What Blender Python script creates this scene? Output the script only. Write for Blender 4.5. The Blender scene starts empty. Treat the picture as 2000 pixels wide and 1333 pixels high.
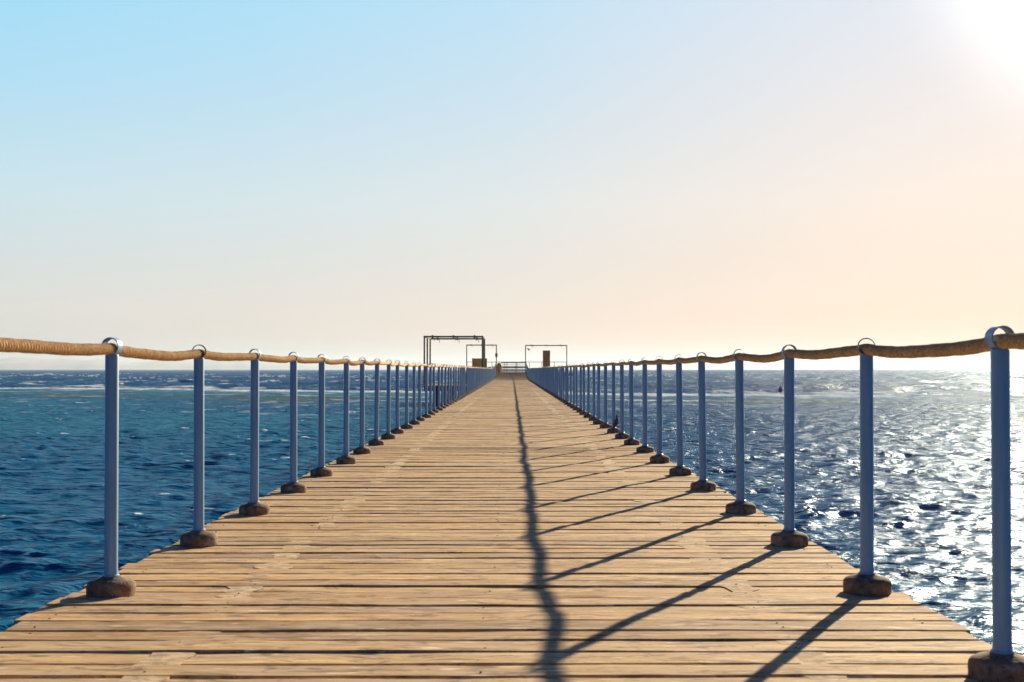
import bpy, bmesh, math, random
import numpy as np
from mathutils import Vector, Matrix

# ------------------------------------------------------------------ camera, sky, sun, exposure
random.seed(7)
RNG = np.random.default_rng(11)
S = bpy.context.scene
COL = S.collection
DECK = 1.25                     # deck top above the water (m)
CAMZ = DECK + 0.97
FPX = 2421.0                    # focal length in photo pixels (2000 wide)

cam_d = bpy.data.cameras.new("camera")
cam = bpy.data.objects.new("camera", cam_d)
COL.objects.link(cam)
cam.location = (0, 0, CAMZ)
cam.rotation_euler = (math.radians(90 + 1.313), 0, 0)
cam_d.sensor_width = 36
cam_d.lens = 36 * FPX / 2000
cam_d.clip_start = 0.05
cam_d.clip_end = 60000
cam_d.dof.use_dof = True
cam_d.dof.focus_distance = 10.5
cam_d.dof.aperture_fstop = 6.3
S.camera = cam

SUN_AZ, SUN_EL = math.radians(27.2), math.radians(18.8)
SUN = Vector((math.sin(SUN_AZ) * math.cos(SUN_EL), math.cos(SUN_AZ) * math.cos(SUN_EL), math.sin(SUN_EL)))
sd = bpy.data.lights.new("sun", 'SUN')
sd.energy = 5.0
sd.angle = math.radians(0.6)
sd.color = (1.0, 0.84, 0.58)
so = bpy.data.objects.new("sun", sd)
COL.objects.link(so)
so.rotation_euler = SUN.to_track_quat('Z', 'Y').to_euler()
so.location = (30, 60, 40)

EXPO = 1.0
W = bpy.data.worlds.new("World")
S.world = W
W.use_nodes = True
wt = W.node_tree
wt.nodes.clear()
def wn(t, **k):
    n = wt.nodes.new(t)
    for a, b in k.items(): setattr(n, a, b)
    return n
WL = wt.links.new
tc = wn('ShaderNodeTexCoord')
nrm = wn('ShaderNodeVectorMath', operation='NORMALIZE')
WL(tc.outputs['Generated'], nrm.inputs[0])
sep = wn('ShaderNodeSeparateXYZ')
WL(nrm.outputs[0], sep.inputs[0])
def wramp(stops, interp='LINEAR'):
    r = wn('ShaderNodeValToRGB')
    e = r.color_ramp.elements
    r.color_ramp.interpolation = interp
    while len(e) < len(stops): e.new(0.5)
    for q, (p, c) in zip(e, stops):
        q.position = p
        q.color = (c[0], c[1], c[2], 1)
    return r
def el(deg): return math.sin(math.radians(deg))
# sky colour by height over the horizon, away from the sun / towards the sun
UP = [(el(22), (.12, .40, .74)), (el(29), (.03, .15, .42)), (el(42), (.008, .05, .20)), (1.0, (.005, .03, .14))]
rA = wramp([(0.0, (.46, .44, .44)), (el(1.0), (.60, .58, .55)), (el(2.6), (.70, .68, .64)), (el(7.6), (.57, .755, .83)), (el(12.5), (.41, .72, .91)), (el(17), (.31, .72, .955))] + UP, 'EASE')
rA.color_ramp.interpolation = 'LINEAR'
rB = wramp([(0.0, (.50, .22, .10)), (el(1.0), (.78, .42, .27)), (el(1.7), (.86, .51, .36)), (el(3.5), (.86, .63, .51)), (el(7.6), (.88, .73, .65)), (el(17), (.70, .73, .83)), (el(24), (.36, .50, .74)), (el(31), (.05, .17, .42)), (el(42), (.010, .055, .20)), (1.0, (.005, .03, .14))])
WL(sep.outputs['Z'], rA.inputs[0]); WL(sep.outputs['Z'], rB.inputs[0])
# azimuth towards the sun
comb = wn('ShaderNodeCombineXYZ')
WL(sep.outputs['X'], comb.inputs[0]); WL(sep.outputs['Y'], comb.inputs[1])
n2 = wn('ShaderNodeVectorMath', operation='NORMALIZE'); WL(comb.outputs[0], n2.inputs[0])
dh = wn('ShaderNodeVectorMath', operation='DOT_PRODUCT'); WL(n2.outputs[0], dh.inputs[0])
dh.inputs[1].default_value = (math.sin(SUN_AZ), math.cos(SUN_AZ), 0)
rT = wramp([(0.0, (0, 0, 0)), (.62, (0, 0, 0)), (.78, (.2, .2, .2)), (.889, (.42, .42, .42)), (.96, (.78, .78, .78)), (1.0, (1, 1, 1))])
WL(dh.outputs['Value'], rT.inputs[0])
mx = wn('ShaderNodeMix', data_type='RGBA')
WL(rT.outputs[0], mx.inputs[0]); WL(rA.outputs[0], mx.inputs[6]); WL(rB.outputs[0], mx.inputs[7])
# the deeper sky on the side away from the sun
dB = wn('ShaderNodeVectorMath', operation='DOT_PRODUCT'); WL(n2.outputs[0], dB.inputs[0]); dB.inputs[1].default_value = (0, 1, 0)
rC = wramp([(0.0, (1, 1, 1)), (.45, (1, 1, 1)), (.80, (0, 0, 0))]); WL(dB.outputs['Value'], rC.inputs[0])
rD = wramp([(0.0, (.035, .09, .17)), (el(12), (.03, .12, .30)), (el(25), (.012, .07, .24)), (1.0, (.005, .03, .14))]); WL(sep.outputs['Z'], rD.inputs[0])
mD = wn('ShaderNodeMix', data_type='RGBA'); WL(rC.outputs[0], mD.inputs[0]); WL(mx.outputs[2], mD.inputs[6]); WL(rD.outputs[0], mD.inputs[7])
# aureole round the sun
dS = wn('ShaderNodeVectorMath', operation='DOT_PRODUCT'); WL(nrm.outputs[0], dS.inputs[0])
dS.inputs[1].default_value = tuple(SUN)
mr = wn('ShaderNodeMapRange'); WL(dS.outputs['Value'], mr.inputs[0])
mr.inputs[1].default_value = math.cos(math.radians(11.5)); mr.inputs[2].default_value = 1.0
pw = wn('ShaderNodeMath', operation='POWER'); WL(mr.outputs[0], pw.inputs[0]); pw.inputs[1].default_value = 3.0
gl = wn('ShaderNodeMix', data_type='RGBA', blend_type='ADD')
gl.inputs[0].default_value = 1.0
gc = wn('ShaderNodeMix', data_type='RGBA', blend_type='MULTIPLY'); gc.inputs[0].default_value = 1.0
WL(pw.outputs[0], gc.inputs[6]); gc.inputs[7].default_value = (1.0, .95, .85, 1)
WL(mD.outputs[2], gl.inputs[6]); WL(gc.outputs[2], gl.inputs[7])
# physical sky blended in
sky = wn('ShaderNodeTexSky', sky_type='NISHITA', sun_disc=False)
sky.sun_elevation = SUN_EL; sky.sun_rotation = SUN_AZ; sky.altitude = 0
BG = 0.1
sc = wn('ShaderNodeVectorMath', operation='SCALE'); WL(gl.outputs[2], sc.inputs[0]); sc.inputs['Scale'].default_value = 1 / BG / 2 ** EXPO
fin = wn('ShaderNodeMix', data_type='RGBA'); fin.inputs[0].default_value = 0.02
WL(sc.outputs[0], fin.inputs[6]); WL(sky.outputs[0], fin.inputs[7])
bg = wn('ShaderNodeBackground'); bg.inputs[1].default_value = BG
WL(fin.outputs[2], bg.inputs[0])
wo = wn('ShaderNodeOutputWorld'); WL(bg.outputs[0], wo.inputs[0])

S.view_settings.view_transform = 'Standard'
S.view_settings.look = 'None'
S.view_settings.exposure = EXPO
S.view_settings.gamma = 1.0
S.cycles.volume_bounces = 0
S.cycles.max_bounces = 6
S.cycles.caustics_reflective = False
S.cycles.caustics_refractive = False
S.cycles.use_denoising = True
S.cycles.use_adaptive_sampling = False
S.cycles.sample_clamp_direct = 11.0
S.cycles.denoising_input_passes = 'RGB_ALBEDO_NORMAL'
S.cycles.sample_clamp_indirect = 0.7

# ------------------------------------------------------------------ helpers
def tag(o, label=None, cat=None, group=None, kind=None):
    if label: o['label'] = label
    if cat: o['category'] = cat
    if group: o['group'] = group
    if kind: o['kind'] = kind
    return o

def empty(name, loc=(0, 0, 0), rz=0):
    o = bpy.data.objects.new(name, None)
    o.empty_display_size = .2
    COL.objects.link(o)
    o.location = loc
    o.rotation_euler = (0, 0, rz)
    return o

def link_mesh(name, me, mat, parent=None, smooth=False):
    if mat: me.materials.append(mat)
    if smooth: me.polygons.foreach_set('use_smooth', [True] * len(me.polygons))
    o = bpy.data.objects.new(name, me)
    COL.objects.link(o)
    if parent: o.parent = parent
    return o

class MB:
    """collects vertices and faces of one part"""
    def __init__(s): s.v = []; s.f = []
    def add(s, v, f):
        n = len(s.v)
        s.v += [tuple(p) for p in v]
        s.f += [tuple(i + n for i in q) for q in f]
    def box(s, x0, x1, y0, y1, z0, z1, b=0.0):
        if b <= 0:
            v = [(x, y, z) for z in (z0, z1) for y in (y0, y1) for x in (x0, x1)]
            s.add(v, [(0, 2, 3, 1), (4, 5, 7, 6), (0, 1, 5, 4), (2, 6, 7, 3), (0, 4, 6, 2), (1, 3, 7, 5)])
            return
        bm = bmesh.new()
        bmesh.ops.create_cube(bm, size=1)
        for q in bm.verts:
            q.co = Vector(((x0 + x1) / 2 + q.co.x * (x1 - x0), (y0 + y1) / 2 + q.co.y * (y1 - y0), (z0 + z1) / 2 + q.co.z * (z1 - z0)))
        bmesh.ops.bevel(bm, geom=bm.edges[:], offset=b, segments=2, affect='EDGES', profile=.5)
        bm.verts.index_update()
        s.add([q.co[:] for q in bm.verts], [[q.index for q in f.verts] for f in bm.faces])
        bm.free()
    def tube(s, pts, r, n=10, cap=True):
        pts = [Vector(p) for p in pts]
        rr = r if isinstance(r, (list, tuple)) else [r] * len(pts)
        v = []; f = []
        for i, p in enumerate(pts):
            d = (pts[min(i + 1, len(pts) - 1)] - pts[max(i - 1, 0)]).normalized()
            a = d.cross(Vector((0, 0, 1)))
            if a.length < 1e-3: a = Vector((1, 0, 0))
            a.normalize(); b = a.cross(d).normalized()
            for k in range(n):
                t = 2 * math.pi * k / n
                v.append(p + (a * math.cos(t) + b * math.sin(t)) * rr[i])
        for i in range(len(pts) - 1):
            for k in range(n):
                f.append((i * n + k, i * n + (k + 1) % n, (i + 1) * n + (k + 1) % n, (i + 1) * n + k))
        if cap:
            f.append(tuple(range(n))[::-1]); f.append(tuple(range((len(pts) - 1) * n, len(pts) * n)))
        s.add(v, f)
    def lathe(s, prof, n=24, c=(0, 0, 0), jit=0.0):
        v = []; f = []
        for (r, z) in prof:
            for k in range(n):
                t = 2 * math.pi * k / n
                q = r * (1 + jit * (math.sin(3 * t + 1.3) * .5 + math.sin(5 * t + z * 30) * .4))
                v.append((c[0] + q * math.cos(t), c[1] + q * math.sin(t), c[2] + z))
        m = len(prof)
        for i in range(m - 1):
            for k in range(n):
                f.append((i * n + k, i * n + (k + 1) % n, (i + 1) * n + (k + 1) % n, (i + 1) * n + k))
        f.append(tuple(range(n))[::-1]); f.append(tuple(range((m - 1) * n, m * n)))
        s.add(v, f)
    def build(s, name, mat, parent=None, smooth=False, auto=False):
        me = bpy.data.meshes.new(name)
        me.from_pydata(s.v, [], s.f)
        me.update()
        o = link_mesh(name, me, mat, parent, smooth or auto)
        if auto: me.set_sharp_from_angle(angle=math.radians(35))
        return o

def np_mesh(name, V, F, mat, parent=None, smooth=True):
    me = bpy.data.meshes.new(name)
    me.vertices.add(len(V)); me.vertices.foreach_set('co', V.astype(np.float32).ravel())
    me.loops.add(F.size); me.loops.foreach_set('vertex_index', F.astype(np.int32).ravel())
    me.polygons.add(len(F))
    me.polygons.foreach_set('loop_start', np.arange(0, F.size, F.shape[1], dtype=np.int32))
    me.polygons.foreach_set('loop_total', np.full(len(F), F.shape[1], dtype=np.int32))
    me.update(calc_edges=True)
    if smooth: me.polygons.foreach_set('use_smooth', np.ones(len(F), dtype=bool))
    if mat: me.materials.append(mat)
    o = bpy.data.objects.new(name, me)
    COL.objects.link(o)
    if parent: o.parent = parent
    return o

class Mat:
    def __init__(s, name):
        s.m = bpy.data.materials.new(name); s.m.use_nodes = True
        s.t = s.m.node_tree; s.b = s.t.nodes['Principled BSDF']; s.out = s.t.nodes['Material Output']
    def n(s, typ, ins=None, **k):
        q = s.t.nodes.new(typ)
        for a, b in k.items(): setattr(q, a, b)
        for a, b in (ins or {}).items():
            if hasattr(b, 'is_output') or isinstance(b, bpy.types.NodeSocket): s.t.links.new(b, q.inputs[a])
            else: q.inputs[a].default_value = b
        return q
    def l(s, a, b): s.t.links.new(a, b)
    def coord(s, scale=(1, 1, 1), kind='Object'):
        c = s.n('ShaderNodeTexCoord'); m = s.n('ShaderNodeMapping', {'Scale': scale})
        s.l(c.outputs[kind], m.inputs[0]); return m.outputs[0]
    def noise(s, v, scale=5, detail=4, rough=.55, dist=0):
        return s.n('ShaderNodeTexNoise', {'Vector': v, 'Scale': scale, 'Detail': detail, 'Roughness': rough, 'Distortion': dist}).outputs[0]
    def ramp(s, f, stops):
        r = s.n('ShaderNodeValToRGB'); s.l(f, r.inputs[0]); e = r.color_ramp.elements
        while len(e) < len(stops): e.new(.5)
        for q, (p, c) in zip(e, stops):
            q.position = p
            if not isinstance(c, (tuple, list)): c = (c, c, c)
            q.color = (c[0], c[1], c[2], 1)
        return r.outputs[0]
    def mix(s, f, a, b, mode='MIX'):
        q = s.n('ShaderNodeMix', data_type='RGBA', blend_type=mode)
        for i, x in ((0, f), (6, a), (7, b)):
            if isinstance(x, bpy.types.NodeSocket): s.l(x, q.inputs[i])
            elif isinstance(x, (tuple, list)): q.inputs[i].default_value = (x[0], x[1], x[2], 1)
            else: q.inputs[i].default_value = x
        return q.outputs[2]
    def math(s, op, a, b=0.0):
        q = s.n('ShaderNodeMath', operation=op)
        for i, x in ((0, a), (1, b)):
            if isinstance(x, bpy.types.NodeSocket): s.l(x, q.inputs[i])
            else: q.inputs[i].default_value = x
        return q.outputs[0]
    def bump(s, h, strength=.5, dist=.01, normal=None):
        q = s.n('ShaderNodeBump', {'Height': h, 'Strength': strength, 'Distance': dist})
        if normal is not None: s.l(normal, q.inputs['Normal'])
        s.l(q.outputs[0], s.b.inputs['Normal']); return q.outputs[0]
    def set(s, **k):
        for a, b in k.items():
            i = s.b.inputs[{'color': 'Base Color', 'rough': 'Roughness', 'metal': 'Metallic', 'ior': 'IOR', 'spec': 'Specular IOR Level'}[a]]
            if isinstance(b, bpy.types.NodeSocket): s.l(b, i)
            elif isinstance(b, (tuple, list)): i.default_value = (b[0], b[1], b[2], 1)
            else: i.default_value = b
        return s

# ------------------------------------------------------------------ materials
def wood_mat():
    M = Mat('weathered_plank_wood')
    isl = M.n('ShaderNodeNewGeometry').outputs['Random Per Island']
    c = M.n('ShaderNodeTexCoord').outputs['Object']
    off = M.n('ShaderNodeCombineXYZ', {'X': M.math('MULTIPLY', isl, 37.0), 'Y': 0.0, 'Z': M.math('MULTIPLY', isl, 91.0)})
    v = M.n('ShaderNodeVectorMath', {0: c, 1: off.outputs[0]}, operation='ADD').outputs[0]
    def mp(sc):
        m = M.n('ShaderNodeMapping', {'Scale': sc}); M.l(v, m.inputs[0]); return m.outputs[0]
    grain = M.noise(mp((2.2, 60, 8)), 1.6, 6, .62, .35)
    fine = M.noise(mp((9, 240, 30)), 1.2, 4, .6)
    band = M.noise(mp((1.1, 14, 4)), 1.5, 4, .6, .6)
    blot = M.noise(mp((2.0, 22, 5)), 1.1, 5, .65, .5)
    base = M.ramp(grain, [(.25, (.40, .27, .15)), (.45, (.68, .475, .245)), (.6, (.83, .61, .325)), (.8, (.92, .73, .45))])
    col = M.mix(M.ramp(band, [(.38, 0.0), (.54, 1.0)]), base, (.56, .39, .22))
    col = M.mix(M.ramp(fine, [(.36, .6), (.48, 0.0)]), col, (.17, .10, .05))
    tint = M.ramp(isl, [(0, (.58, .54, .53)), (.2, (1.0, .90, .78)), (.4, (.78, .74, .74)), (.6, (1.12, 1.04, .92)), (.8, (.74, .63, .53)), (1, (1.2, 1.05, .84))])
    col = M.mix(1.0, col, tint, 'MULTIPLY')
    # silvered, stained and bleached patches
    col = M.mix(M.ramp(blot, [(.48, 0.0), (.60, .8)]), col, (.52, .39, .27))
    col = M.mix(M.ramp(blot, [(.30, .7), (.42, 0.0)]), col, (.88, .64, .27))
    stain = M.noise(mp((4.5, 15, 5)), 1.1, 5, .7, .8)
    col = M.mix(M.ramp(stain, [(.52, 0.0), (.62, .75)]), col, (.17, .11, .075))
    pale = M.noise(mp((5.5, 34, 5)), 1.0, 3, .6)
    col = M.mix(M.ramp(pale, [(.62, 0.0), (.70, .85)]), col, (.88, .74, .56))
    # knots
    kn = M.n('ShaderNodeTexVoronoi', {'Vector': mp((1.5, 6.5, 3)), 'Scale': 1.0}, feature='F1').outputs['Distance']
    col = M.mix(M.ramp(kn, [(.035, .9), (.075, 0.0)]), col, (.09, .05, .028))
    M.set(color=col, rough=M.ramp(grain, [(.3, .9), (.7, .72)]), spec=.12)
    h = M.mix(.5, grain, fine)
    h = M.mix(M.ramp(kn, [(.03, 1.0), (.08, 0.0)]), h, (0, 0, 0))
    M.bump(h, .75, .006)
    return M.m
def simple(name, colA, colB, rough=.6, scale=8, bump=.3, dist=.004, metal=0.0, sc=(1, 1, 1), lo=.4, hi=.62, spec=.5):
    M = Mat(name); v = M.coord(sc); f = M.noise(v, scale, 5, .6)
    M.set(color=M.ramp(f, [(lo, colA), (hi, colB)]), rough=rough, metal=metal, spec=spec)
    if bump: M.bump(M.noise(v, scale * 4, 4, .6), bump, dist)
    return M.m
def paint_mat():
    M = Mat('blue_painted_steel')
    info = M.n('ShaderNodeObjectInfo').outputs['Random']
    v = M.coord((1, 1, 1)); off = M.n('ShaderNodeVectorMath', {0: v}, operation='ADD')
    cx = M.n('ShaderNodeCombineXYZ', {'X': M.math('MULTIPLY', info, 50.0)}); M.l(cx.outputs[0], off.inputs[1])
    v = off.outputs[0]
    st = M.n('ShaderNodeMapping', {'Scale': (30, 30, 3)}); M.l(v, st.inputs[0])
    f = M.noise(st.outputs[0], 1.0, 5, .6)
    col = M.ramp(f, [(.35, (.15, .31, .52)), (.6, (.20, .38, .60)), (.75, (.32, .47, .62))])
    fl = M.noise(v, 45, 5, .7)
    col = M.mix(M.ramp(fl, [(.68, 0.0), (.74, .7)]), col, (.22, .16, .13))
    M.set(color=col, rough=M.ramp(f, [(.3, .48), (.7, .34)]), spec=.5)
    M.bump(fl, .15, .0015)
    return M.m
def concrete_mat():
    M = Mat('rust_stained_concrete')
    info = M.n('ShaderNodeObjectInfo').outputs['Random']
    off = M.n('ShaderNodeVectorMath', {0: M.coord()}, operation='ADD')
    cx = M.n('ShaderNodeCombineXYZ', {'X': M.math('MULTIPLY', info, 50.0)}); M.l(cx.outputs[0], off.inputs[1]); v = off.outputs[0]
    a = M.noise(v, 22, 6, .7); b = M.noise(v, 9, 4, .6)
    col = M.ramp(a, [(.35, (.07, .05, .038)), (.52, (.22, .165, .12)), (.68, (.40, .31, .23))])
    col = M.mix(M.ramp(b, [(.50, 0.0), (.64, .85)]), col, (.24, .115, .055))
    pit = M.n('ShaderNodeTexVoronoi', {'Vector': v, 'Scale': 55.0}).outputs['Distance']
    col = M.mix(M.ramp(pit, [(.10, .8), (.22, 0.0)]), col, (.04, .03, .025))
    M.set(color=col, rough=.9, spec=.25)
    M.bump(M.mix(.5, a, pit), .6, .004)
    return M.m
def rope_mat():
    M = Mat('twine_wrapped_rope')
    v = M.coord()
    a = M.noise(v, 90, 4, .6); b = M.noise(v, 14, 4, .6)
    col = M.ramp(a, [(.3, (.34, .18, .07)), (.5, (.62, .37, .16)), (.7, (.80, .55, .29))])
    col = M.mix(M.ramp(b, [(.45, 0.0), (.7, .6)]), col, (.36, .21, .10))
    M.set(color=col, rough=.88, spec=.2)
    M.bump(M.noise(v, 260, 3, .6), .5, .0015)
    return M.m

MWOOD = wood_mat()
MPAINT = paint_mat()
MCONC = concrete_mat()
MROPE = rope_mat()
MRING = simple('galvanised_ring_steel', (.22, .25, .29), (.40, .42, .44), .42, 40, .2, .001, .35)
MDIRT = simple('packed_dirt_and_batten', (.40, .29, .18), (.68, .51, .33), .95, 34, .7, .004, sc=(.6, 1, 1), lo=.42, hi=.60, spec=.15)
MBEAM = simple('dark_pier_timber', (.04, .028, .02), (.10, .07, .045), .8, 6, .5, .006)
MPILE = simple('wet_pile_timber', (.025, .022, .02), (.07, .055, .045), .6, 7, .5, .01)
MPIPE = simple('dark_brown_pipe', (.06, .05, .045), (.11, .09, .075), .5, 12, .2, .002)
MGREYPIPE = simple('weathered_grey_pipe', (.13, .11, .10), (.24, .20, .175), .55, 12, .2, .002)
MYELLOW = simple('faded_ochre_panel', (.62, .36, .045), (.78, .48, .08), .6, 3, .3, .003)
MOCHREDARK = simple('brown_edge_board', (.13, .075, .02), (.20, .12, .035), .7, 4, .3, .003)
MBROWN = simple('brown_board', (.30, .15, .085), (.42, .23, .13), .7, 3, .4, .004)
MTAN = simple('tan_board', (.42, .27, .16), (.60, .42, .27), .7, 4, .3, .004)
MCREAM = simple('ochre_glazed_clay', (.40, .21, .05), (.68, .46, .18), .55, 5, .3, .004)
MFEATHER = simple('slate_dark_feathers', (.018, .020, .024), (.06, .065, .07), .6, 40, .5, .002)
MBUOY = simple('brown_weathered_buoy', (.22, .10, .045), (.36, .19, .09), .55, 6, .3, .004)
MPALE = simple('pale_buoy_cap', (.55, .42, .36), (.75, .62, .54), .5, 6, .2, .003)
MNAIL = simple('rusty_nail_steel', (.05, .03, .02), (.10, .06, .04), .6, 60, 0)
MHILL = simple('bare_desert_rock', (.42, .34, .28), (.60, .50, .42), .95, .002, 0)

# ------------------------------------------------------------------ the sea
def vnoise(x, y, seed, n=256):
    """smooth value noise on a lattice, -1..1"""
    g = np.random.default_rng(seed).uniform(-1, 1, (n, n))
    xi = np.floor(x).astype(int); yi = np.floor(y).astype(int)
    fx = x - xi; fy = y - yi
    fx = fx * fx * (3 - 2 * fx); fy = fy * fy * (3 - 2 * fy)
    a = g[xi % n, yi % n]; b = g[(xi + 1) % n, yi % n]; c = g[xi % n, (yi + 1) % n]; d = g[(xi + 1) % n, (yi + 1) % n]
    return (a * (1 - fx) + b * fx) * (1 - fy) + (c * (1 - fx) + d * fx) * fy
def fbm(x, y, seed, o=4):
    t = 0; amp = .5
    for k in range(o):
        t = t + amp * vnoise(x * 2 ** k + 13.7 * k, y * 2 ** k + 7.1 * k, seed + k); amp *= .5
    return t
def sstep(a, b, x):
    t = np.clip((x - a) / (b - a), 0, 1); return t * t * (3 - 2 * t)

def make_sea():
    rad = list(np.arange(.6, 8, .2))
    r = 8.0
    while r < 19500:
        rad.append(r)
        g = .0036 if r < 60 else (.0042 if r < 170 else (.0055 if r < 700 else .02))
        r *= 1 + g
    rad = np.array(rad + [20500.])
    front = np.radians(np.linspace(-31, 31, 900))
    back = np.radians(np.linspace(31, 329, 90)[1:-1])
    ang = np.concatenate([front, back])
    R, A = np.meshgrid(rad, ang, indexing='ij')
    X = (R * np.sin(A)); Y = (R * np.cos(A))
    dr = np.gradient(rad)[:, None] * np.ones_like(X)
    da = np.gradient(ang)[None, :]; da[0, -len(back):] = math.radians(3.3)
    cell = np.maximum(dr, R * np.abs(da)).astype(np.float32)
    X = X.astype(np.float32); Y = Y.astype(np.float32)
    # the reef edge runs slantwise across the view
    zr = 116 - .47 * X + 5 * vnoise(X / 23, X * 0 + 3.3, 5) + 2.0 * vnoise(X / 6, X * 0 + 1.3, 6)
    d = Y - zr
    out = sstep(-2, 14, d)                       # open sea beyond the reef
    calm = 1 - .45 * np.exp(-((d + 9) / 7) ** 2)
    H = np.zeros_like(X); DX = np.zeros_like(X); DY = np.zeros_like(X)
    gust = 1 + .45 * fbm(X / 9, Y / 6, 41, 3)
    rng = np.random.default_rng(3)
    def waves(n, l0, l1, steep, wind, spread, mask, chop, p=1.0):
        nonlocal H, DX, DY
        for i in range(n):
            lam = l0 * (l1 / l0) ** ((i + rng.random()) / n)
            th = wind + rng.normal() * spread
            k = 2 * math.pi / lam
            kx, ky = math.cos(th) * k, math.sin(th) * k
            amp = steep * lam * (lam / l1) ** (p - 1) / (2 * math.pi) / math.sqrt(n)
            w = sstep(1.6, 3.4, lam / cell) * mask
            sel = w > 0
            if not sel.any(): continue
            ph = kx * X[sel] + ky * Y[sel] + rng.random() * 6.283
            a = (amp * w[sel]).astype(np.float32)
            sn = np.sin(ph); cs = np.cos(ph)
            H[sel] += a * cs
            DX[sel] -= chop * a * sn * math.cos(th); DY[sel] -= chop * a * sn * math.sin(th)
    lag = (1 - out) * calm * gust
    waves(64, .10, .42, .24, math.radians(-66), .55, lag + .5 * out, .8, .95)
    waves(64, .42, 1.35, .21, math.radians(-76), .62, lag + .8 * out, .9, .92)
    waves(30, 1.35, 3.2, .05, math.radians(-78), .26, lag * 1.0 + 1.0 * out, .9, .75)
    waves(44, 2.6, 16., .175, math.radians(-72), .50, out + .03, .9, .8)
    # breakers on the reef edge
    mod = .55 + .45 * np.clip(.5 + .9 * vnoise(X / 14, X * 0 + .7, 77) + .35 * vnoise(X / 3.1, X * 0 + .2, 78), 0, 1)
    right = sstep(-20, 12, X)
    d2 = d + 1.4 * vnoise(X / 9, X * 0 + 5., 79)
    near = (np.abs(d) < 60) & (Y > 40)
    br = np.exp(-np.where(d2 > 0, d2 / 2.2, -d2 / .75) ** 2) * mod * (.13 + .02 * right)
    br2 = .5 * np.exp(-np.where(d2 > 9, (d2 - 9) / 2.5, -(d2 - 9) / .9) ** 2) * np.clip(vnoise(X / 17, X * 0 + 2., 80) + .3, 0, 1)
    H += np.where(near, br + br2 * (.3 - .1 * right), 0).astype(np.float32)
    foam = np.zeros_like(X)
    nz = fbm(X / 1.4, Y / 3.0, 91, 4); nz2 = fbm(X / .45, Y / .9, 92, 3)
    crest = np.exp(-((d2 - .15) / .9) ** 2) * mod
    wash = np.where(d2 < 0, np.exp(d2 / 3.2), 0) * (.40 + .3 * mod)
    foam += np.where(near, np.clip(crest * 1.6 + nz * .6, 0, 1) * (crest > .08) + np.clip(wash * 1.5 + nz * .8 + nz2 * .3 - .12, 0, .95) * (d2 < 0) * (d2 > -12), 0)
    foam += np.where(near, np.clip(br2 * 3 + nz - .25, 0, 1), 0)
    # thin lines of froth over the shallow flat
    for off, wd, sd_ in ((-19, .55, 3), (-31, .5, 9)):
        ln = np.exp(-((d - off - 2.5 * vnoise(X / 15, X * 0, 30 + sd_)) / wd) ** 2) * np.clip(vnoise(X / 12, X * 0 + 1., 60 + sd_) * 1.4 + .25, 0, 1)
        foam += np.where(near, np.clip(ln * .9 + nz * .35 * (ln > .1), 0, .9), 0)
    # white caps outside, small broken crests inside
    sig = .28
    foam += out * sstep(.22, .42, H + .20 * nz) * (nz2 > -.12) * .85 * (fbm(X / 7, Y / 7, 17, 3) > .06)
    sg = float(np.std(H[(d < -45) & (Y > 12)]))
    foam += (1 - out) * sstep(2.3 * sg, 2.9 * sg, H + .5 * sg * nz2) * .9 * (nz2 > .05)
    foam = np.clip(foam, 0, 1)
    # 0 deep blue .. 1 turquoise over sand; reef 0..1 olive coral
    inside = (1 - sstep(-3, 6, d))
    patch = sstep(-.12, .30, fbm(X / 17, Y / 26, 51, 4))
    teal = (1 - .85 * sstep(-2, 9, X)) * inside * np.clip(.36 + .50 * patch + .6 * np.exp(-((d + 14) / 11) ** 2), 0, 1)
    reef = inside * np.clip(np.exp(-((d + 24 + 3 * vnoise(X / 20, X * 0, 8)) / 4.5) ** 2) * 1.1 * (.5 + .9 * fbm(X / 8, Y / 8, 55)) + .75 * sstep(.18, .34, fbm(X / 9 + 40, Y / 15, 57, 4)) * sstep(-75, -30, d), 0, 1)
    V = np.stack([X + DX, Y + DY, H], -1).reshape(-1, 3)
    nr, na = X.shape
    i = np.arange(nr - 1)[:, None]; j = np.arange(na)[None, :]; j2 = (j + 1) % na
    F = np.stack([i * na + j, (i + 1) * na + j, (i + 1) * na + j2, i * na + j2], -1).reshape(-1, 4)[:, ::-1]
    # mesh winding chosen so that normals point up
    M = Mat('sea_water')
    at = lambda nme: M.n('ShaderNodeAttribute', attribute_name=nme).outputs['Fac']
    fo, te, re_ = at('foam'), at('teal'), at('reef')
    c = M.coord()
    body = M.mix(te, (.0005, .052, .18), (.0005, .15, .26))
    big = M.noise(c, .35, 4, .6)
    body = M.mix(M.ramp(big, [(.42, 0.0), (.62, .55)]), body, (.0005, .095, .19))
    body = M.mix(M.math('MULTIPLY', re_, .8), body, (.065, .085, .035))
    fn = M.noise(c, 3.2, 5, .75)
    fm = M.math('MULTIPLY', fo, M.ramp(fn, [(.34, .55), (.50, 1.0)]))
    col = M.mix(fm, body, (.80, .90, .97))
    M.set(color=col, rough=.9, spec=0.0)
    gl_ = M.n('ShaderNodeBsdfGlossy', {'Color': (.68, .82, .95, 1), 'Roughness': .145})
    gl2 = M.n('ShaderNodeBsdfGlossy', {'Color': (.72, .84, 1.0, 1), 'Roughness': .36})
    g3 = M.n('ShaderNodeMixShader', {0: .06}); M.l(gl_.outputs[0], g3.inputs[1]); M.l(gl2.outputs[0], g3.inputs[2])
    fr = M.n('ShaderNodeFresnel', {'IOR': 1.33})
    fac = M.math('MULTIPLY', M.math('MULTIPLY', fr.outputs[0], .62), M.math('SUBTRACT', 1.0, fm))
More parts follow.
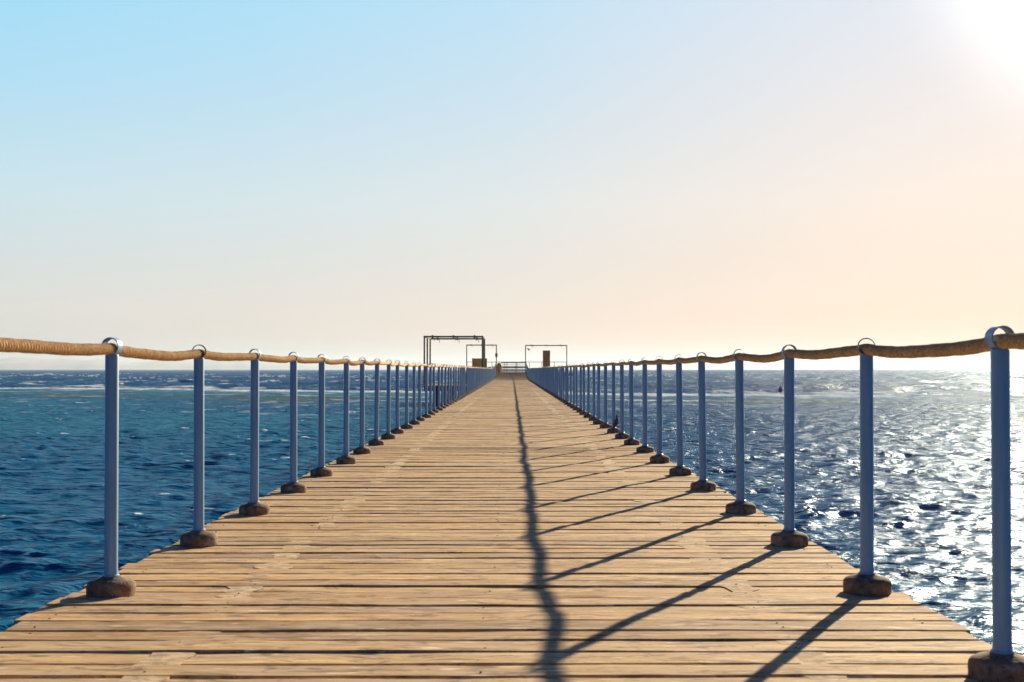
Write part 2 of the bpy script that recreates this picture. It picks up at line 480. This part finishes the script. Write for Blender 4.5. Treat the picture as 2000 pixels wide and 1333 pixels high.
    ms = M.n('ShaderNodeMixShader'); M.l(fac, ms.inputs[0]); M.l(M.b.outputs[0], ms.inputs[1]); M.l(g3.outputs[0], ms.inputs[2]); M.l(ms.outputs[0], M.out.inputs['Surface'])
    m1 = M.n('ShaderNodeMapping', {'Scale': (.62, 1.5, 1), 'Rotation': (0, 0, .30)}); M.l(c, m1.inputs[0])
    b1 = M.noise(m1.outputs[0], 9.0, 4, .62, .4)
    b2 = M.noise(m1.outputs[0], 34.0, 3, .6, .3)
    b0 = M.noise(m1.outputs[0], 2.2, 3, .55, .4)
    b00 = M.n('ShaderNodeBump', {'Height': b0, 'Strength': 1.0, 'Distance': M.math('ADD', .18, M.math('MULTIPLY', at('ripple'), .30))})
    bb = M.n('ShaderNodeBump', {'Height': b1, 'Strength': 1.0, 'Distance': M.math('ADD', .030, M.math('MULTIPLY', at('ripple'), .02)), 'Normal': b00.outputs[0]})
    nb = M.bump(b2, 1.0, .008, bb.outputs[0]); M.l(nb, gl_.inputs['Normal']); M.l(nb, gl2.inputs['Normal']); M.l(nb, fr.inputs['Normal'])
    o = np_mesh('sea', V, F, M.m)
    for nme, arr in (('foam', foam), ('teal', teal), ('reef', reef), ('ripple', sstep(.02, .28, cell))):
        a = o.data.attributes.new(nme, 'FLOAT', 'POINT'); a.data.foreach_set('value', arr.astype(np.float32).ravel())
    tag(o, kind='structure')
    return o
sea = make_sea()

# far hills across the water
def ridge(name, dist, x0, x1, prof, depth, seed, mat):
    n = 160; m = 12
    xs = np.linspace(x0, x1, n); V = []; F = []
    for j in range(m):
        t = j / (m - 1)
        for i, px in enumerate(xs):
            X = (px - 1000) / FPX * (dist + depth * t)
            h = prof(px) * dist / FPX
            prf = math.sin(math.pi * min(1, t * 1.15)) ** .8 if t < .87 else 0
            h = h * prf * (1 + .18 * float(vnoise(np.array([i / 5.]), np.array([t * 5.]), seed)[0]) + .1 * float(vnoise(np.array([i / 2.]), np.array([t * 9.]), seed + 1)[0]))
            V.append((X, dist + depth * t, max(h, 0) - 1.5 * (t == 0) - .5))
    for j in range(m - 1):
        for i in range(n - 1):
            a = j * n + i; F.append((a, a + 1, a + n + 1, a + n))
    o = np_mesh(name, np.array(V), np.array(F), mat)
    tag(o, kind='structure'); return o
def profL(px):
    return 25 * min(1, max(0, (880 - px) / 500)) ** .5 * (.80 + .12 * math.sin(px / 61.) + .08 * math.sin(px / 23.)) + 2 * (px < 880)
def profR(px):
    return 6.0 * max(0, math.sin(math.pi * min(1, max(0, (px - 1680) / 280)))) ** .7 * (.75 + .3 * math.sin(px / 17.) * math.sin(px / 41.))
ridge('hills', 13500, -400, 900, profL, 2500, 3, MHILL)
ridge('hills', 14500, 1670, 1980, profR, 1500, 9, MHILL)

# ------------------------------------------------------------------ the pier
XL, XR = -1.73, 1.546          # rows of posts
EL, ER = -1.90, 1.69           # deck edges
Y_END = 134.0
def rise(y):                   # the last stretch ramps up to the end platform
    t = min(1, max(0, (y - 111) / 22.5)); return .62 * t ** 1.6
pier = tag(empty('wooden_pier', (0, 60, DECK)), 'long straight wooden pier of weathered cross planks running out to sea', 'pier')
def to_parent(o, p):
    o.parent = p; o.matrix_parent_inverse = Matrix.Translation(-Vector(p.location)); return o

def build_deck():
    V = []; F = []
    y = -1.2; idx = 0; rnd = random.Random(5)
    joints = []
    while y < Y_END:
        w = rnd.choice([.115, .135, .14, .15, .155, .165, .18]) + rnd.uniform(-.006, .006)
        gap = rnd.choice([.010, .012, .015, .019, .023, .028, .006])
        nseg = 56 if y < 10 else (30 if y < 22 else (14 if y < 45 else 6))
        x0 = EL + rnd.uniform(-.024, .018); x1 = ER + rnd.uniform(-.018, .024)
        q_ = 1 if y < 16 else (.5 if y < 30 else .2); dz = rnd.gauss(0, .0028) * q_; roll = rnd.gauss(0, .010) * q_; yaw = rnd.gauss(0, .0012)
        p1, p2, p3 = rnd.random() * 9, rnd.random() * 9, rnd.random() * 9
        th = .034
        n0 = len(V)
        zb = DECK + rise(y)
        for i in range(nseg + 1):
            t = i / nseg; x = x0 + (x1 - x0) * t
            wy = .0016 * math.sin(x * 3.1 + p1) + .0012 * math.sin(x * 7.7 + p2) + .0010 * math.sin(x * 17 + p3)
            wy2 = .0016 * math.sin(x * 2.7 + p2) + .0013 * math.sin(x * 8.9 + p3) + .0010 * math.sin(x * 15 + p1)
            ez = .0018 * math.sin(x * 1.9 + p3) + .0008 * math.sin(x * 9 + p1)
            ya = y + wy + yaw * x; yb = y + w + wy2 + yaw * x
            b = .0045
            zz = zb + dz + ez
            r = roll * w / 2
            V += [(x, ya, zz - th), (x, ya, zz - b - r), (x, ya + b * .35, zz - b * .3 - r), (x, ya + b, zz - r), (x, yb - b, zz + r), (x, yb - b * .3, zz - b * .35 + r), (x, yb, zz - b + r), (x, yb, zz - th)]
        for i in range(nseg):
            for k in range(8):
                a = n0 + i * 8 + k; b_ = n0 + i * 8 + (k + 1) % 8
                F.append((a, a + 8, b_ + 8, b_))
        F.append(tuple(n0 + k for k in range(8))); e = n0 + nseg * 8; F.append(tuple(e + k for k in range(7, -1, -1)))
        joints.append((y, w, zb + dz, roll))
        y += w + gap; idx += 1
    me = bpy.data.meshes.new('deck'); me.from_pydata(V, [], F); me.update()
    o = link_mesh('deck', me, MWOOD)
    to_parent(o, pier)
    return joints, o
JO, DECK_OBJ = build_deck()

JX = [-1.175, 1.005]
for jx in JX:                   # battens under the planks, their tops packed with dirt between the planks
    mb = MB(); v = []; f = []; n = 0
    yy = -1.2; rnd = random.Random(int(jx * 100)); rows = []
    while yy < Y_END:
        z = DECK + rise(yy) - .0012 + rnd.uniform(-.0022, .0012)
        a, b = rnd.uniform(-.035, .035), rnd.uniform(-.035, .035)
        rows.append([(jx - .07 + a, yy, z - .11), (jx - .07 + a, yy, z), (jx, yy, z + .001), (jx + .07 + b, yy, z), (jx + .07 + b, yy, z - .11)])
        yy += .055 if yy < 30 else .5
    rows = [[(p[0], p[1], p[2] - (.006 if p[1] > 60 else 0)) for p in r_] for r_ in rows]
    for i, r_ in enumerate(rows):
        v += r_
        if i:
            for k in range(5):
                a = (i - 1) * 5 + k; b = (i - 1) * 5 + (k + 1) % 5
                f.append((a, b, b + 5, a + 5))
    mb.add(v, f); to_parent(mb.build('joist', MDIRT), pier)
for jx in (EL + .12, -.10, ER - .12):
    mb = MB(); prev = None
    ys = [-1.2, 30, 60, 90, 111] + [111 + 22.5 * k / 8 for k in range(1, 9)]
    for a, b in zip(ys[:-1], ys[1:]):
        za, zb = DECK + rise(a) - .04, DECK + rise(b) - .04
        v = [(jx + sx, y, z + s) for (y, z) in ((a, za), (b, zb)) for (sx, s) in ((-.05, -.16), (.05, -.16), (.05, 0), (-.05, 0))]
        mb.add(v, [(0, 1, 2, 3), (4, 7, 6, 5), (0, 4, 5, 1), (1, 5, 6, 2), (2, 6, 7, 3), (3, 7, 4, 0)])
    to_parent(mb.build('joist', MBEAM), pier)
# nail heads where the planks cross the battens
mb = MB(); rnd = random.Random(8)
for (y, w, z, roll) in JO:
    if y > 26 or y < 1: continue
    for jx in JX + [EL + .12, -.10, ER - .12]:
        for fy in (.25, .75):
            if rnd.random() < .6: continue
            x = jx + rnd.uniform(-.02, .02); yy = y + w * fy + rnd.uniform(-.008, .008); zz = z + roll * (fy - .5) * w + .0012
            r = .0036; k = 7
            v = [(x + r * math.cos(6.283 * q / k), yy + r * math.sin(6.283 * q / k), zz + .001) for q in range(k)] + [(x + r * math.cos(6.283 * q / k), yy + r * math.sin(6.283 * q / k), zz - .004) for q in range(k)]
            mb.add(v, [tuple(range(k))] + [(q, q + k, (q + 1) % k + k, (q + 1) % k) for q in range(k)])
nl = tag(mb.build('nails', MNAIL), kind='stuff'); nl.parent = DECK_OBJ
# cross heads and piles
for i in range(23):
    y = 3 + i * 6.0
    if y > 132: break
    z = DECK + rise(y) - .20
    m2 = MB(); m2.box(EL + .05, ER - .05, y - .11, y + .11, z - .24, z, .01)
    cb = to_parent(m2.build('crossbeam', MBEAM), pier)
    for px in (EL + .35, ER - .35):
        m3 = MB(); m3.tube([(px, y, -1.5), (px, y, z - .24)], .13, 12)
        to_parent(m3.build('pile', MPILE, auto=True), pier)

# ------------------------------------------------------------------ rope posts
ONES = ['zeroth', 'first', 'second', 'third', 'fourth', 'fifth', 'sixth', 'seventh', 'eighth', 'ninth', 'tenth', 'eleventh', 'twelfth', 'thirteenth', 'fourteenth', 'fifteenth', 'sixteenth', 'seventeenth', 'eighteenth', 'nineteenth']
TENS = {2: 'twent', 3: 'thirt', 4: 'fort', 5: 'fift', 6: 'sixt', 7: 'sevent', 8: 'eight', 9: 'ninet'}
def ordinal(n):
    if n < 20: return ONES[n]
    if n % 10 == 0: return TENS[n // 10] + 'ieth'
    return TENS[n // 10] + 'y-' + ONES[n % 10]
H_RING = 1.072
R_ROPE = .0225
def make_post():
    root = empty('rope_post')
    p = MB(); p.lathe([(.036, .070), (.036, .085), (.0302, .09), (.0286, .12), (.0286, 1.030), (.027, 1.036)], 24); pole = p.build('pole', MPAINT, root, auto=True)
    r = MB(); n = 30; v = []; f = []
    for k in range(n):                                     # a short cut of pipe welded on top, its axis along the rope
        t = 6.28318 * k / n; c, s_ = math.cos(t), math.sin(t)
        for (rad, yy) in ((.0385, -.026), (.0385, .026), (.0340, .026), (.0340, -.026)):
            v.append((rad * c, yy, H_RING + rad * s_))
    for k in range(n):
        for q in range(4):
            a = k * 4 + q; b = k * 4 + (q + 1) % 4; a2 = ((k + 1) % n) * 4 + q; b2 = ((k + 1) % n) * 4 + (q + 1) % 4
            f.append((a, b, b2, a2))
    r.add(v, f); r.build('ring', MPAINT, pole, auto=True)
    b = MB(); b.lathe([(.100, -.012), (.102, .004), (.103, .036), (.101, .048), (.094, .058), (.076, .067), (.048, .074), (.036, .082)], 30, jit=.012)
    b.build('base', MCONC, root, smooth=True)
    return root
proto = make_post()
def copy_thing(src):
    c = src.copy(); COL.objects.link(c)
    for ch in list(src.children):
        d = ch.copy(); COL.objects.link(d); d.parent = c
        for g in list(ch.children):
            e = g.copy(); COL.objects.link(e); e.parent = d
    return c
rnd = random.Random(21)
PX = {'left': [], 'right': []}
first = True
LOOK = {('left', 1): 'nearest blue rope post on the left with a mushroom-shaped rust-stained concrete foot',
        ('left', 2): 'second blue rope post from the camera on the left, sunlit along its right edge',
        ('right', 1): 'nearest and largest blue rope post on the right, its foot cut by the frame',
        ('right', 2): 'second blue rope post from the camera on the right with a dark-spotted foot'}
SEQ = []
for side, X0, y0, sp in (('left', XL, 5.37, 1.50), ('right', XR, 3.93, 1.508)):
    k = 0; y = y0 - sp
    pts = []
    while y < 134.2:
        x = X0 + rnd.uniform(-.012, .012) if k > 1 else X0
        yy = y + (rnd.uniform(-.05, .05) if k > 1 else 0)
        z = DECK + rise(yy) - .002
        lean = (rnd.gauss(0, .004), rnd.gauss(0, .0045))
        pts.append((x, yy, z, lean, k)); y += sp; k += 1
    SEQ.append((side, pts))
for side, pts in SEQ:
    P = []
    for (x, yy, z, lean, k) in pts:
        o = proto if first else copy_thing(proto)
        first = False
        o.location = (x, yy, z)
        rz = rnd.uniform(-.22, .22) + (.12 if side == 'left' else -.12)
        o.rotation_euler = (lean[0], lean[1], rz)
        if k == 0: lab = f'blue rope post just outside the frame, nearest the camera on the {side}'
        else: lab = LOOK.get((side, k), f'{ordinal(k)} blue rope post from the camera along the {side} edge of the deck')
        tag(o, lab, 'post', f'blue rope posts along the {side} edge of the pier')
        hr = H_RING - .0345 + R_ROPE + .001
        P.append((x + lean[1] * hr, yy - lean[0] * hr, z + hr))
    PX[side] = P

def build_rope(side):
    P = PX[side]
    V = []; F = []; rnd = random.Random(99 if side == 'left' else 55)
    prev_ring = None; s_acc = 0.0
    spans = []
    first_p = P[0]
    pts = [(first_p[0], first_p[1] - 1.5, first_p[2] + .02)] + P
    for a, b in zip(pts[:-1], pts[1:]):
        A, B = Vector(a), Vector(b); L = (B - A).length
        dist = (A.y + B.y) / 2
        if dist < 9: step, ns = .0023, 18
        elif dist < 16: step, ns = .0033, 14
        elif dist < 30: step, ns = .05, 12
        else: step, ns = .15, 8
        spans.append((A, B, L, step, ns, rnd.uniform(.006, .026), rnd.uniform(-.010, .010), dist))
    for (A, B, L, step, ns, sag, bow, dist) in spans:
        n = max(3, int(L / step)); q1, q2 = rnd.random() * 6, rnd.random() * 6
        n0 = len(V)
        T = np.linspace(0, 1, n + 1)
        up = Vector((0, 0, 1))
        dirv = (B - A).normalized(); side_v = dirv.cross(up).normalized(); upv = side_v.cross(dirv)
        for t in T:
            c = A.lerp(B, float(t))
            c = c + Vector((bow * math.sin(math.pi * t) + .003 * math.sin(9 * t + q1) * math.sin(math.pi * t), 0, -sag * 4 * t * (1 - t) + .003 * math.sin(7 * t + q2) * math.sin(math.pi * t)))
            s = s_acc + float(t) * L
            lump = 1 + .03 * math.sin(s * 21 + q1) + .02 * math.sin(s * 47)
            for k in range(ns):
                th = 2 * math.pi * k / ns
                rr = R_ROPE * lump
                if step < .01:
                    ph = s / (.026 if side == 'left' else .019) * 6.2832 + th + .5 * math.sin(s * 17) + .25 * math.sin(s * 51)
                    rr += .0075 * (abs(math.cos(ph / 2)) ** .8) - .005
                V.append(c + side_v * (rr * math.cos(th)) + upv * (rr * math.sin(th)))
        for i in range(n):
            for k in range(ns):
                a = n0 + i * ns + k; b2 = n0 + i * ns + (k + 1) % ns
                F.append((a, b2, b2 + ns, a + ns))
        s_acc += L
        # stray fibres
        if dist < 16:
            for q in range(70 if dist < 9 else 40):
                t = rnd.random(); c = A.lerp(B, t) + Vector((bow * math.sin(math.pi * t), 0, -sag * 4 * t * (1 - t)))
                th = rnd.uniform(0, 6.283); d = side_v * math.cos(th) + upv * math.sin(th)
                p0 = c + d * R_ROPE * .98; ln = rnd.uniform(.004, .012)
                p1 = p0 + d * ln + dirv * rnd.uniform(-.008, .008); wv = dirv * .0006 + up * .0005
                m = len(V); V += [p0 - wv, p0 + wv, p1 + wv * .5, p1 - wv * .5]; F.append((m, m + 1, m + 2, m + 3))
    me = bpy.data.meshes.new('railing_rope'); me.from_pydata([tuple(v) for v in V], [], F); me.update()
    o = link_mesh('railing_rope', me, MROPE, smooth=True)
    tag(o, f'thick brown twine-wrapped rope threaded through the rings of the {side} row of posts', 'rope', 'ropes of the pier railing')
    return o
build_rope('left'); build_rope('right')

# ------------------------------------------------------------------ side jetty and frames
def at(px, Y): return (px - 1000) * Y / FPX
def platform(name, label, x0, x1, y0, y1, z, piles, planks_dir_x=True):
    root = tag(empty(name, ((x0 + x1) / 2, (y0 + y1) / 2, z)), label, 'platform')
    mb = MB(); y = y0; rnd = random.Random(int(x0 * 10))
    while y < y1 - .05:
        w = min(.16, y1 - y); mb.box(x0 + rnd.uniform(-.02, .02), x1 + rnd.uniform(-.02, .02), y, y + w - .01, z - .04, z + rnd.uniform(-.003, .003)); y += .16
    to_parent(mb.build('deck', MWOOD), root)
    for (ya, yb) in ((y0 + .06, y0 + .24), (y1 - .24, y1 - .06)):
        mb = MB(); mb.box(x0 + .1, x1 - .1, ya, yb, z - .34, z - .043, .01); to_parent(mb.build('crossbeam', MBEAM), root)
    for (px, py) in piles:
        m = MB(); m.tube([(px, py, -1.5), (px, py, z - .34)], .14, 12); to_parent(m.build('pile', MPILE, auto=True), root)
    return root
JY0, JY1 = 76.6, 84.6
platform('side_jetty', 'small side jetty on dark piles jutting left from the pier under the tall frame', at(828, 76.6) - .1, EL - .1, JY0, JY1, DECK - .015,
         [(x, y) for x in (-4.7, -4.15, -3.55, -3.0, -2.4) for y in (JY0 + .15, JY1 - .15)])
PZ = DECK + .62
PY0, PY1 = 134.2, 151.0
platform('end_platform', 'raised wide platform at the far end of the pier', -5.6, 6.75, PY0, PY1, PZ,
         [(x, y) for x in (-5.2, -2.6, 0, 2.6, 5.6) for y in (PY0 + .15, (PY0 + PY1) / 2, PY1 - .15)])

def frame(name, label, group, xa, xb, ys, z0, h, r, mat, brackets, loc):
    root = tag(empty(name, loc), label, 'frame', group)
    for x in (xa, xb):
        for y in ys:
            m = MB(); m.tube([(x, y, z0), (x, y, z0 + h - r)], r, 10); to_parent(m.build('post', mat, auto=True), root)
    for y in ys if len(ys) > 1 and False else (ys[0], ys[-1]) if len(ys) > 1 else ys:
        m = MB(); m.box(xa - r, xb + r, y - r, y + r, z0 + h - r, z0 + h + r, .006); tb = to_parent(m.build('top_beam', mat), root)
        for t in brackets:
            x = xa + (xb - xa) * t
            m = MB(); m.box(x - .05, x + .05, y - r - .02, y + r + .02, z0 + h - r - .04, z0 + h + r + .05, .008)
            m.tube([(x + .12, y, z0 + h - r), (x + .12, y, z0 + h - r - .22)], .015, 6)
            m.build('bracket', mat).parent = tb
    if len(ys) > 1:
        for x in (xa, xb):
            m = MB(); m.box(x - r * .8, x + r * .8, ys[0] + r, ys[-1] - r, z0 + h - r * .8, z0 + h + r * .8); to_parent(m.build('side_beam', mat), root)
    return root
frame('pipe_frame', 'tall dark pipe frame with six posts over the side jetty', 'pipe frames over the jetties', at(828.8, 77.5), at(945, 77.5) - .08, (77.5, 80.2, 83.0), DECK - .012, 3.03, .052, MPIPE, (.14, .5, .86), (-3.7, 80.2, DECK))
frame('pipe_frame', 'slim dark pipe frame on the left half of the end platform', 'pipe frames over the jetties', at(911.5, 140), at(969.5, 140), (140.0,), PZ, at(1000 + 722 - 674.5, 140) + CAMZ - PZ, .055, MPIPE, (.15, .5, .85), (-3.4, 140, PZ))
frame('pipe_frame', 'slim greyish pipe frame on the right half of the end platform', 'pipe frames over the jetties', at(1026.5, 140), at(1107, 140), (140.0,), PZ, at(1000 + 722 - 675.2, 140) + CAMZ - PZ, .055, MGREYPIPE, (.15, .5, .85), (3.8, 140, PZ))

def zat(py, Y): return CAMZ + (722 - py) * Y / FPX
# switch box on the frame post
r_ = tag(empty('switch_box', (at(969.5, 140), 139.8, zat(694, 140))), 'small dark switch box fixed to the post of the left end frame', 'box')
m = MB(); x = at(969.5, 140); z = zat(694, 140); m.box(x - .14, x + .14, 139.78, 139.93, z - .20, z + .20, .02); to_parent(m.build('housing', MPIPE), r_)
m = MB(); m.box(x - .11, x + .11, 139.755, 139.777, z - .16, z + .16, .006); to_parent(m.build('door', MGREYPIPE), r_)
# floodlight
r_ = tag(empty('floodlight', (at(1031, 140), 139.8, zat(683, 140))), 'small dark floodlight hanging beside the post of the right end frame', 'lamp')
x = at(1032.5, 140); z = zat(683, 140)
m = MB(); m.tube([(at(1026.5, 140) + .06, 139.9, z + .12), (x, 139.9, z + .10)], .02, 6); to_parent(m.build('arm', MPIPE), r_)
m = MB(); m.add([(x - .20, 139.75, z + .15), (x + .17, 139.75, z + .04), (x + .02, 139.75, z - .17), (x - .20, 139.95, z + .15), (x + .17, 139.95, z + .04), (x + .02, 139.95, z - .17)], [(0, 2, 1), (3, 4, 5), (0, 1, 4, 3), (1, 2, 5, 4), (2, 0, 3, 5)])
to_parent(m.build('housing', MPIPE), r_)
# ochre kiosk cabinet
r_ = tag(empty('storage_cabinet', (at(936.5, 144), 144.5, PZ)), 'big ochre yellow cabinet with a brown right edge on the end platform', 'cabinet')
xa, xb, zt = at(922, 144), at(951, 144), zat(700.5, 144)
m = MB(); m.box(xa, xb - .2, 144, 145, PZ + .05, zt - .05, .01)
for k in range(5): m.box(xa + .02 + k * .3, xa + .04 + k * .3, 143.985, 144.0, PZ + .1, zt - .1)
to_parent(m.build('body', MYELLOW), r_)
m = MB(); m.box(xb - .195, xb, 143.98, 145, PZ, zt - .05, .01); m.box(xa + .02, xb - .2, 144.03, 144.97, PZ, PZ + .048); to_parent(m.build('edge_board', MOCHREDARK), r_)
m = MB(); m.box(xa - .05, xb + .05, 143.9, 145.1, zt - .047, zt, .01); to_parent(m.build('lid', MOCHREDARK), r_)
# tall brown board
r_ = tag(empty('notice_board', (at(1067.5, 142), 142, PZ)), 'tall narrow plain brown board standing upright on the right of the end platform', 'board')
xa, xb, zt = at(1060.2, 142), at(1074.4, 142), zat(685, 142)
m = MB(); m.box(xa + .03, xb - .03, 142, 142.06, PZ + .08, zt - .03, .006); to_parent(m.build('panel', MBROWN), r_)
m = MB(); m.box(xa, xa + .028, 141.98, 142.1, PZ, zt); m.box(xb - .028, xb, 141.98, 142.1, PZ, zt); m.box(xa + .03, xb - .03, 141.98, 142.1, zt - .028, zt + .002); to_parent(m.build('frame', MOCHREDARK), r_)
# pot bellied ochre jar bin
r_ = tag(empty('round_bin', (at(975.3, 140), 139.5, PZ)), 'rounded ochre barrel-shaped bin left of the gap onto the end platform', 'bin')
m = MB(); R0 = .30; m.lathe([(R0 * .62, 0), (R0 * .86, .14), (R0, .38), (R0 * 1.02, .58), (R0 * .93, .82), (R0 * .72, .98)], 28, (at(975.3, 140), 139.5, PZ)); to_parent(m.build('body', MCREAM, smooth=True), r_)
m = MB(); m.lathe([(R0 * .76, .982), (R0 * .78, 1.02), (R0 * .5, 1.07), (R0 * .12, 1.10)], 28, (at(975.3, 140), 139.5, PZ)); to_parent(m.build('lid', MTAN, smooth=True), r_)
# small low chests by the cabinet
for (a, b, pt, mt, lab, nm) in ((952.5, 959.5, 717, MTAN, 'low tan chest just right of the ochre cabinet', 'low_chest'), (961, 967.5, 716, MPALE, 'pale low chest between the ochre cabinet and the rounded bin', 'low_chest')):
    x0, x1 = at(a, 141), at(b, 141); zt = zat(pt, 141)
    r_ = tag(empty(nm, ((x0 + x1) / 2, 141.2, PZ)), lab, 'chest', 'low chests on the end platform')
    m = MB(); m.box(x0 + .02, x1 - .02, 141, 141.45, PZ, zt - .05, .01); to_parent(m.build('body', mt), r_)
    m = MB(); m.box(x0, x1, 140.97, 141.48, zt - .048, zt, .01); to_parent(m.build('lid', mt), r_)
# railing round the end platform
ry = 150.6
r_ = tag(empty('platform_railing', (.5, ry, PZ)), 'pipe railing along the far edge of the end platform', 'railing')
zr_ = zat(707.5, ry)
m = MB(); m.tube([(-5.45, ry, zr_), (6.65, ry, zr_)], .035, 8); to_parent(m.build('top_rail', MGREYPIPE, auto=True), r_)
for k in range(9):
    x = -5.45 + 12.1 * k / 8
    m = MB(); m.tube([(x, ry, PZ), (x, ry, zr_ - .035)], .035, 8); to_parent(m.build('post', MGREYPIPE, auto=True), r_)
for py in (714, ):
    for (xa, xb) in ((-5.45, at(979, ry)), (at(1028, ry), 6.65)):
        m = MB(); z = zat(py, ry); m.tube([(xa, ry, z - .5), (xb, ry, z - .5)], .02, 6); to_parent(m.build('lower_rail', MGREYPIPE, auto=True), r_)
# barrier of horizontal boards in the middle
by = 147.0
r_ = tag(empty('board_barrier', (0, by, PZ)), 'low barrier of dark horizontal rails closing the end of the walkway', 'barrier')
xa, xb = at(979, by), at(1026.5, by)
for (p0, p1, mt) in ((707.0, 709.0, MGREYPIPE), (709.3, 709.9, MPIPE), (711.8, 712.6, MPIPE), (715, 716.4, MPIPE), (717, 720.0, MGREYPIPE), (721.5, 724.2, MBROWN)):
    m = MB(); m.box(xa, xb, by, by + .07, zat(p1, by), zat(p0, by), .004); to_parent(m.build('rail', mt), r_)
for px in (979.5, 990, 1007.6, 1026):
    m = MB(); x = at(px, by); m.box(x - .03, x + .03, by - .07, by - .003, PZ, zat(707, by)); to_parent(m.build('post', MPIPE), r_)

# ------------------------------------------------------------------ heron on the foot of a right-hand post
def skin_chain(name, nodes, edges, mat, parent, root_i=0, sub=2):
    me = bpy.data.meshes.new(name)
    me.from_pydata([n[0] for n in nodes], edges, [])
    o = bpy.data.objects.new(name, me); COL.objects.link(o); o.parent = parent
    o.modifiers.new('skin', 'SKIN'); o.modifiers.new('sub', 'SUBSURF').levels = sub
    o.modifiers['sub'].render_levels = sub
    for i, n in enumerate(nodes):
        r = n[1]; me.skin_vertices[0].data[i].radius = r if isinstance(r, tuple) else (r, r)
        me.skin_vertices[0].data[i].use_root = (i == root_i)
    me.materials.append(mat)
    bpy.context.view_layer.update()
    dg = bpy.context.evaluated_depsgraph_get()
    m2 = bpy.data.meshes.new_from_object(o.evaluated_get(dg))
    o.modifiers.clear(); o.data = m2; m2.name = name
    m2.polygons.foreach_set('use_smooth', [True] * len(m2.polygons))
    return o
bp = min((q for q in SEQ[1][1] if abs(1000 + q[0] * FPX / q[1] - 1197) < 30), key=lambda q: abs(1000 + q[0] * FPX / q[1] - 1197))
r_ = tag(empty('heron', (bp[0] + .036, bp[1] - .052, bp[2] + .066), 0), 'small dark heron perched on the concrete foot of a right-hand post, bill pointing right', 'bird')
nodes = [((-.012, 0, .062), (.024, .028)), ((.0, 0, .092), (.030, .033)), ((.008, 0, .122), (.024, .026)), ((.008, 0, .147), (.015, .016)), ((.004, 0, .166), (.013, .013)), ((.010, 0, .182), (.0155, .0155)), ((.024, 0, .183), (.010, .010)), ((-.024, 0, .038), (.016, .018)), ((-.034, 0, .012), (.008, .011))]
skin_chain('body', nodes, [(0, 1), (1, 2), (2, 3), (3, 4), (4, 5), (5, 6), (0, 7), (7, 8)], MFEATHER, r_)
m = MB(); m.tube([(.028, 0, .184), (.050, 0, .178), (.072, 0, .171)], [.0055, .004, .0008], 8); m.build('bill', MPIPE, r_, smooth=True)
for s_ in (-1, 1):
    m = MB(); m.tube([(-.004, s_ * .012, .060), (.004, s_ * .013, .030), (-.002, s_ * .013, .002)], [.005, .0032, .003], 8)
    for a in (-.6, 0, .6, 3.14): m.tube([(-.002, s_ * .013, .003), (-.002 + .022 * math.cos(a), s_ * .013 + .022 * math.sin(a), .0015)], [.0024, .0012], 6)
    m.build('leg', MPIPE, r_, smooth=True)

r_.scale = (1.2, 1.2, 1.15)
# ------------------------------------------------------------------ buoy beyond the breakers
bx, byy = at(1523.5, 119), 119.0
r_ = tag(empty('mooring_buoy', (bx, byy, 0)), 'small brown buoy with a pale top floating behind the breakers on the right', 'buoy')
r_.rotation_euler = (0, math.radians(4), 0)
m = MB(); m.lathe([(.10, -.25), (.17, -.1), (.185, .10), (.185, .34), (.165, .42)], 24); m.build('float', MBUOY, r_, smooth=True)
m = MB(); m.lathe([(.168, .423), (.17, .50), (.12, .60), (.10, .68), (.05, .72)], 24); m.build('cap', MPALE, r_, smooth=True)
m = MB(); m.tube([(-.18, 0, .38), (-.25, 0, .33), (-.31, 0, .26)], .022, 8); m.build('handle', MPALE, r_, smooth=True)

# ------------------------------------------------------------------ sea air
HAZE = True
if HAZE:
    M = Mat('sea_air')
    M.t.nodes.remove(M.b)
    v = M.n('ShaderNodeVolumePrincipled', {'Color': (.66, .80, .96, 1), 'Density': 0.00007, 'Anisotropy': 0.33})
    M.l(v.outputs[0], M.out.inputs['Volume'])
    m = MB(); m.box(-21500, 21500, -21000, 21500, -3, 185); o = m.build('haze', M.m); tag(o, kind='stuff')
